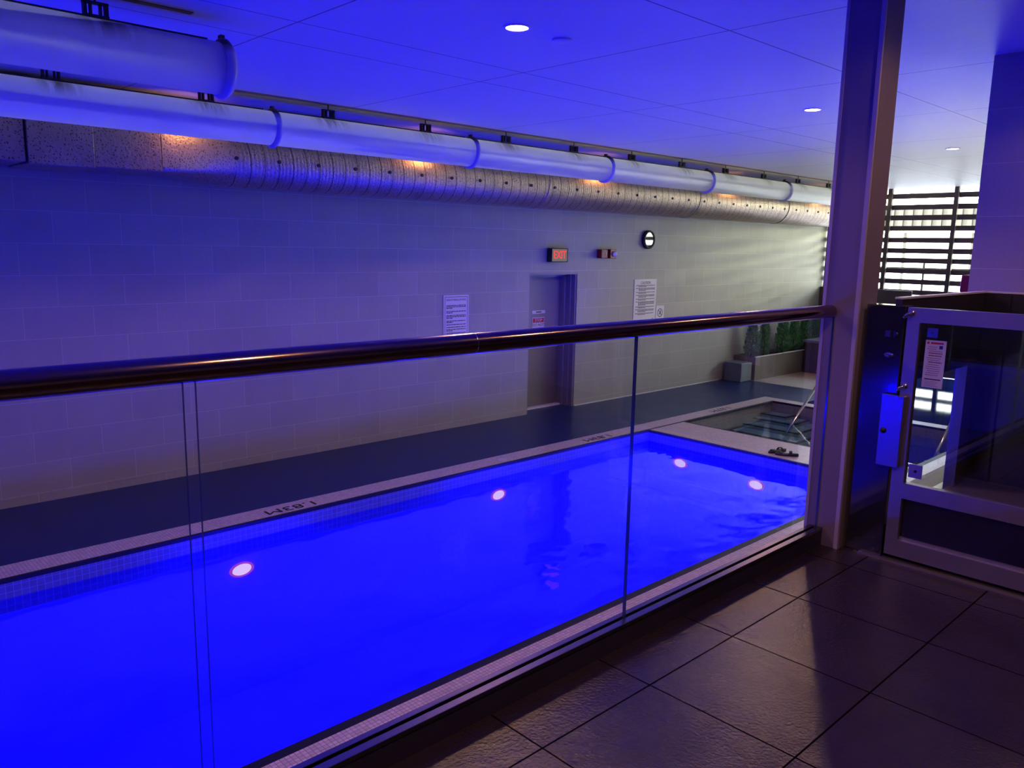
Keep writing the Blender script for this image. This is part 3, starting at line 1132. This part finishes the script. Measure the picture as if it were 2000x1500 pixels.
# exit sign
t = thing('exit_sign', (8.87, YW, 1.29), 'lit red EXIT sign box over the grey door', 'sign')
bxp('housing', (8.70, 9.06, YW - .10, YW, 1.285, 1.49), 'black', t, .004)
bxp('face', (8.715, 9.035, YW - .103, YW - .10, 1.297, 1.478), 'exitface', t)
bm = bmesh.new()
text_bm(bm, 'EXIT', .165, (8.875, YW - .105, 1.388), (1, 0, 0), (0, 0, 1), sx=.80)
emit('exit_letters', bm, 'exitred', t)
# alarm pair
t = thing('alarm_horn', (9.93, YW, 1.34), 'red alarm horn with oval grille, left one of the red pair', 'alarm')
bxp('housing', (9.84, 9.99, YW - .10, YW, 1.345, 1.485), 'red', t, .008)
bm = bmesh.new()
lathe(bm, (9.915, YW - .10, 1.415), (0, -1, 0), [(0, .052), (.004, .052), (.005, .048), (0, .047)], 32)
for v in bm.verts:
    v.co.x = 9.915 + (v.co.x - 9.915) * .85
emit('grille_ring', bm, 'signw', t)
bm = bmesh.new()
for k in range(5):
    box(bm, 9.885, 9.945, YW - .103, YW - .10, 1.385 + .014 * k, 1.391 + .014 * k)
emit('grille', bm, 'signred', t)
t = thing('alarm_strobe', (10.14, YW, 1.34), 'red alarm strobe with clear lens, right one of the red pair', 'alarm')
bxp('housing', (10.06, 10.21, YW - .10, YW, 1.345, 1.49), 'red', t, .008)
bm = bmesh.new()
lathe(bm, (10.16, YW - .10, 1.415), (0, -1, 0), [(0, .048), (.02, .046), (.04, .03), (.046, 0)], 24)
emit('strobe_lens', bm, 'clearplastic', t)
# round clock
t = thing('wall_clock', (11.13, YW, 1.66), 'round black rimmed clock high on the tiled wall reflecting the screen', 'clock')
bm = bmesh.new()
lathe(bm, (11.13, YW, 1.66), (0, -1, 0), [(0, .155), (.05, .155), (.06, .148), (.06, .122), (.045, .118)], 48)
emit('rim', bm, 'black', t)
bm = bmesh.new()
cyl(bm, (11.13, YW - .02, 1.66), (11.13, YW - .047, 1.66), .119, 48)
emit('face', bm, 'mirror', t)

# red call point on the pier edge
t = thing('call_point', (6.42, 1.94, 1.18), 'small red call point on the edge of the tiled pier above the lift', 'alarm')
bxp('housing', (6.36, 6.48, 1.94, 2.0, 1.20, 1.36), 'red', t, .008)
bxp('cover', (6.375, 6.465, 2.0, 2.006, 1.24, 1.32), 'clearplastic', t)

# ---------------------------------------------------------------- things on the deck
bm = bmesh.new()
box(bm, 13.70, 14.09, 8.0, 8.38, ZD, -.635)
bevel(bm, .012)
tag(emit('storage_cube', bm, 'cube'), 'small blue grey cube seat on the deck against the wall beside the planter', 'cube')
t = thing('planter_trough', (15.3, 8.18, ZD), 'long weathered metal planter trough holding a row of cedars by the wall', 'planter')
bm = bmesh.new()
box(bm, 14.12, 17.3, 7.95, 7.97, ZD, -.54)
box(bm, 14.12, 17.3, 8.41, 8.43, ZD, -.54)
box(bm, 14.12, 14.14, 7.97, 8.41, ZD, -.54)
box(bm, 17.28, 17.3, 7.97, 8.41, ZD, -.54)
emit('trough', bm, 'planter', t)
bxp('rim', (14.11, 17.31, 7.94, 7.975, -.545, -.53), 'trimw', t)
bxp('soil', (14.14, 17.28, 7.97, 8.41, -.9, -.60), 'soil', t)

def cedar(x, y, h, rad, seed, label):
    rnd = random.Random(seed)
    t = thing('cedar_shrub', (x, y, -.60), label, 'shrub', 'cedars in the metal planter')
    bm = bmesh.new()
    cyl(bm, (x, y, -.62), (x, y, -.60 + h * .6), .014, 8, .006)
    emit('stem', bm, 'bark', t)
    bm = bmesh.new()
    for i in range(1700):
        u_ = rnd.random() ** .8
        rr_ = rad * (1 - u_) ** .55 * (.55 + .5 * rnd.random()) * (1.0 if u_ > .12 else .75)
        a = rnd.uniform(0, 2 * PI)
        p = Vector((x + rr_ * math.cos(a), y + rr_ * math.sin(a) * .9, -.57 + u_ * h))
        d1 = Vector((math.cos(a) * .5, math.sin(a) * .5, 1)).normalized()
        d2 = Vector((rnd.uniform(-1, 1), rnd.uniform(-1, 1), rnd.uniform(-.4, .4))).normalized()
        s_ = rnd.uniform(.022, .05)
        q = [p - d2 * s_ * .4, p + d2 * s_ * .4, p + d1 * s_ * 1.3 + d2 * s_ * .1]
        bm.faces.new([bm.verts.new(k) for k in q])
    emit('foliage', bm, 'leaf', t)
names = ['first from the cube', 'second from the cube', 'third from the cube', 'fourth from the cube', 'next to last', 'last, behind the dark box']
for i, (x, h, rd) in enumerate(((14.36, .80, .17), (14.84, .80, .15), (15.58, .82, .19), (16.08, .78, .16), (16.56, .82, .17), (17.02, .80, .16))):
    cedar(x, 8.19, h, rd, 20 + i, 'narrow green cedar in the metal planter, ' + names[i])

t = thing('storage_box', (16.5, 7.3, ZD), 'large dark storage box standing in front of the planter', 'box')
bxp('body', (16.0, 17.2, 6.7, 7.9, ZD, -.36), 'kerb', t, .01)
bxp('lid', (15.97, 17.23, 6.67, 7.93, -.36, -.31), 'cube', t, .008)

# sandals
def sandal(x, y, ang, label):
    t = thing('sandal', (x, y, ZD + .002), label, 'shoe', 'pair of sandals')
    T = Matrix.Translation((x, y, ZD + .002)) @ Matrix.Rotation(ang, 4, 'Z')
    bm = bmesh.new()
    prof = []
    for i in range(28):
        a = 2 * PI * i / 28
        L_ = math.cos(a)
        wv = (.050 if L_ > 0 else .038) * math.sin(a) * (1 - .12 * math.exp(-((L_ + .1) / .3) ** 2))
        prof.append((L_ * .14, wv))
    for z0, z1 in ((0, .022),):
        A = [bm.verts.new((p[0], p[1], z0)) for p in prof]
        B = [bm.verts.new((p[0], p[1], z1 + .012 * max(0, -p[0] / .14))) for p in prof]
        for i in range(28):
            bm.faces.new((A[i], A[(i + 1) % 28], B[(i + 1) % 28], B[i]))
        bm.faces.new(A[::-1])
        bm.faces.new(B)
    bm.transform(T)
    emit('sole', bm, 'shoe', t)
    bm = bmesh.new()
    B = [bm.verts.new((p[0] * .93, p[1] * .88, .0235 + .012 * max(0, -p[0] / .14))) for p in prof]
    bm.faces.new(B)
    bm.transform(T)
    emit('insole', bm, 'shoe2', t)
    for nm, xs, hh in (('front_strap', .065, .032), ('ankle_strap', -.045, .05)):
        bm = bmesh.new()
        rows_ = []
        for i in range(13):
            a = PI * i / 12
            yy = .050 * math.cos(a)
            zz = .012 + hh * math.sin(a)
            rows_.append([bm.verts.new((xs + dx, yy, zz)) for dx in (-.018, .018)] + [bm.verts.new((xs + dx, yy * .9, zz - .004)) for dx in (.018, -.018)])
        for A, B in zip(rows_, rows_[1:]):
            for i in range(4):
                bm.faces.new((A[i], A[(i + 1) % 4], B[(i + 1) % 4], B[i]))
        bm.transform(T)
        emit(nm, bm, 'shoe', t)
sandal(9.22, 4.80, math.radians(160), 'black sandal on the mosaic by the end of the pool, left one')
sandal(9.16, 4.64, math.radians(118), 'black sandal on the mosaic by the end of the pool, right one')

# bits of grit / drain cover on the deck
bm = bmesh.new()
cyl(bm, (13.25, 6.95 + .05, ZD), (13.25, 7.0, ZD + .004), .07, 24)
tag(emit('drain_cover', bm, 'black'), 'small dark round drain cover in the deck beyond the spa', 'drain')
bm = bmesh.new()
cyl(bm, (6.3, 6.76, ZD + .001), (6.3, 6.76, ZD + .004), .055, 24)
tag(emit('skimmer_lid', bm, 'signw'), 'small pale round lid set in the far coping', 'lid')

# spa handrails
for y_, dy, lab in ((5.87, .0, 'slanting steel grab rail over the corner of the spa steps'), (3.72, .0, 'steel grab rail at the near side of the spa, seen through the lift')):
    t = thing('spa_handrail', (12.9, y_ + .08, ZD), lab, 'rail')
    bm = bmesh.new()
    tube(bm, [(11.50, y_, -1.33), (11.53, y_, -1.27), (12.5, y_ + .05, -.67), (12.78, y_ + .07, -.52), (12.88, y_ + .08, -.52), (12.93, y_ + .08, -.60), (12.94, y_ + .08, -1.0)], .022, 16)
    emit('rail_tube', bm, 'chrome', t)
    bm = bmesh.new()
    lathe(bm, (12.94, y_ + .08, ZD), (0, 0, 1), [(0, .05), (.008, .048), (.012, .02)], 24)
    emit('flange', bm, 'chrome', t)

# ---------------------------------------------------------------- platform lift with glazed gate
XG = 3.97
t = thing('platform_lift', (4.6, 1.0, 0), 'steel wheelchair lift with a glazed gate right of the column', 'lift')
bm = bmesh.new()
box(bm, XG, XG + .10, 1.474, 1.655, 0.005, 1.257)
bevel(bm, .003, 1)
post = emit('control_post', bm, 'darksteel', t)
bxp('button_plate', (XG - .003, XG, 1.532, 1.556, 1.105, 1.135), 'bluesq', post)
bm = bmesh.new()
lathe(bm, (XG, 1.503, 1.122), (-1, 0, 0), [(0, .011), (.012, .011), (.014, .007), (.014, 0)], 20)
box(bm, XG - .028, XG - .012, 1.4995, 1.5065, 1.106, 1.138)
emit('key_switch', bm, 'chrome', post)
bm = bmesh.new()
lathe(bm, (XG, 1.531, 1.018), (-1, 0, 0), [(0, .024), (.004, .022), (.005, 0)], 24)
for v in bm.verts:
    v.co.z = 1.018 + (v.co.z - 1.018) * .5
e_ = emit('oval_badge', bm, 'chrome', post)
bxp('cover_seam', (XG - .001, XG, 1.478, 1.555, .975, .978), 'black', post)
bm = bmesh.new()
cyl(bm, (XG, 1.515, .035), (XG - .006, 1.515, .035), .006, 12)
cyl(bm, (XG, 1.515, .10), (XG - .004, 1.515, .10), .004, 12)
emit('bolt', bm, 'chrome', post)
bm = bmesh.new()
box(bm, XG - .035, XG - .001, 1.425, 1.533, .477, .832)
bevel(bm, .004, 1)
lb = emit('lock_box', bm, 'blueplate', t)
bm = bmesh.new()
lathe(bm, (XG - .035, 1.508, .654), (-1, 0, 0), [(0, .015), (.003, .014), (.003, .007), (.0055, .006), (.006, 0)], 24)
emit('lock_cylinder', bm, 'black', lb)
# gate
gt = bpy.data.objects.new('gate', None)
bm = bmesh.new()
YA, YB = 1.462, 0.36
FD = .04
box(bm, XG, XG + FD, YA - .058, YA, .03, 1.252)
box(bm, XG, XG + FD, YB, YB + .058, .03, 1.252)
box(bm, XG, XG + FD, YB + .058, YA - .058, 1.184, 1.252)
box(bm, XG, XG + FD, YB + .058, YA - .058, .327, .404)
box(bm, XG, XG + FD, YB + .058, YA - .058, .03, .113)
box(bm, XG + .02, XG + FD, YB + .058, YA - .058, .113, .128)
gate = emit('gate', bm, 'steel', t)
bxp('glass_pane', (XG + .018, XG + .024, YB + .055, YA - .055, .404, 1.184), 'gateglass', gate)
bxp('kick_panel', (XG + .026, XG + .034, YB + .055, YA - .055, .125, .33), 'darksteel', gate)
for zz in (1.225, .876):
    bm = bmesh.new()
    tube(bm, [(XG, YA - .018, zz), (XG - .02, YA - .018, zz), (XG - .03, YA - .008, zz - .006), (XG - .032, YA + .005, zz - .022)], .009, 12)
    lathe(bm, (XG, YA - .018, zz), (-1, 0, 0), [(0, .016), (.006, .015), (.008, .009)], 20)
    emit('hinge_pin', bm, 'chrome', gate)
bxp('corner_bracket', (XG - .004, XG, 1.322, 1.384, .440, .508), 'steel', gate, .0015)
bm = bmesh.new()
cyl(bm, (XG - .004, 1.352, .474), (XG - .007, 1.352, .474), .007, 16)
emit('bracket_bolt', bm, 'black', gate)
bxp('floor_track', (XG - .03, XG + .03, YB, 1.58, 0.0005, .008), 'steel', t)
# enclosure
bm = bmesh.new()
box(bm, 4.07, 5.33, 1.53, 1.56, .86, 1.283)
box(bm, 5.20, 5.33, 1.53, 1.56, .15, .86)
box(bm, 4.07, 5.05, 1.53, 1.56, -.9, .10)
emit('side_panel', bm, 'liftwall', t)
bxp('side_post', (5.045, 5.20, 1.50, 1.56, .12, .90), 'blueplate', t)
bxp('top_trim', (4.07, 5.33, 1.525, 1.565, 1.283, 1.292), 'trimw', t)
bm = bmesh.new()
box(bm, 5.33, 5.36, .25, 1.56, .12, 1.283)
emit('back_panel', bm, 'liftwall', t)
bxp('back_seam', (5.324, 5.33, 1.395, 1.405, .15, 1.28), 'black', t)
bxp('back_top_trim', (5.325, 5.365, .25, 1.56, 1.283, 1.292), 'trimw', t)
bxp('platform_floor', (4.05, 5.33, .25, 1.53, .10, .15), 'liftfloor', t)
bxp('right_side_panel', (4.01, 5.36, .22, .25, .0, 1.283), 'liftwall', t)

# notices on the gate glass
def gnotice():
    t = thing('gate_notice', (XG, 1.33, .884), 'pale instruction notice with blue emblem stuck on the lift gate glass', 'sign')
    xg = XG + .017
    bxp('sheet', (xg - .001, xg, 1.283, 1.374, .882, 1.106), 'signw', t)
    xf = xg - .0016
    rnd = random.Random(9)
    bm = bmesh.new()
    cyl(bm, (xg - .001, 1.362, 1.093), (xf, 1.362, 1.093), .0055, 14)
    box(bm, xf, xg - .001, 1.295, 1.350, 1.0885, 1.0975)
    emit('heading', bm, 'signred', t)
    bxp('emblem', (xf, xg - .001, 1.297, 1.312, 1.067, 1.083), 'bluesq', t)
    bm = bmesh.new()
    z = 1.075
    k = 0
    while z > .935:
        y1 = 1.365 - rnd.uniform(0, .012)
        y0 = (1.318 if z > 1.062 else 1.295) + rnd.uniform(0, .012)
        big = k in (3, 4, 7)
        h_ = .0022 if big else .0012
        y = y1
        while y > y0:
            w = rnd.uniform(.004, .010)
            box(bm, xf, xg - .001, max(y - w, y0), y, z - h_, z + h_)
            y -= w + .0015
        z -= .0098 if not big else .0115
        k += 1
    for z in (.912, .905, .898, .891):
        box(bm, xf, xg - .001, 1.30 + rnd.uniform(0, .02), 1.362, z - .0006, z + .0006)
    emit('small_print', bm, 'red', t)
    bxp('bar', (xf, xg - .001, 1.293, 1.364, .920, .925), 'ink', t)
gnotice()
t = thing('gate_sticker', (XG, 1.349, 1.135), 'small blue square sticker on the lift gate glass above the notice', 'sticker')
bxp('square', (XG + .016, XG + .017, 1.325, 1.372, 1.118, 1.162), 'blueplate', t)
bxp('dot', (XG + .0155, XG + .016, 1.345, 1.352, 1.136, 1.143), 'bluesq', t)
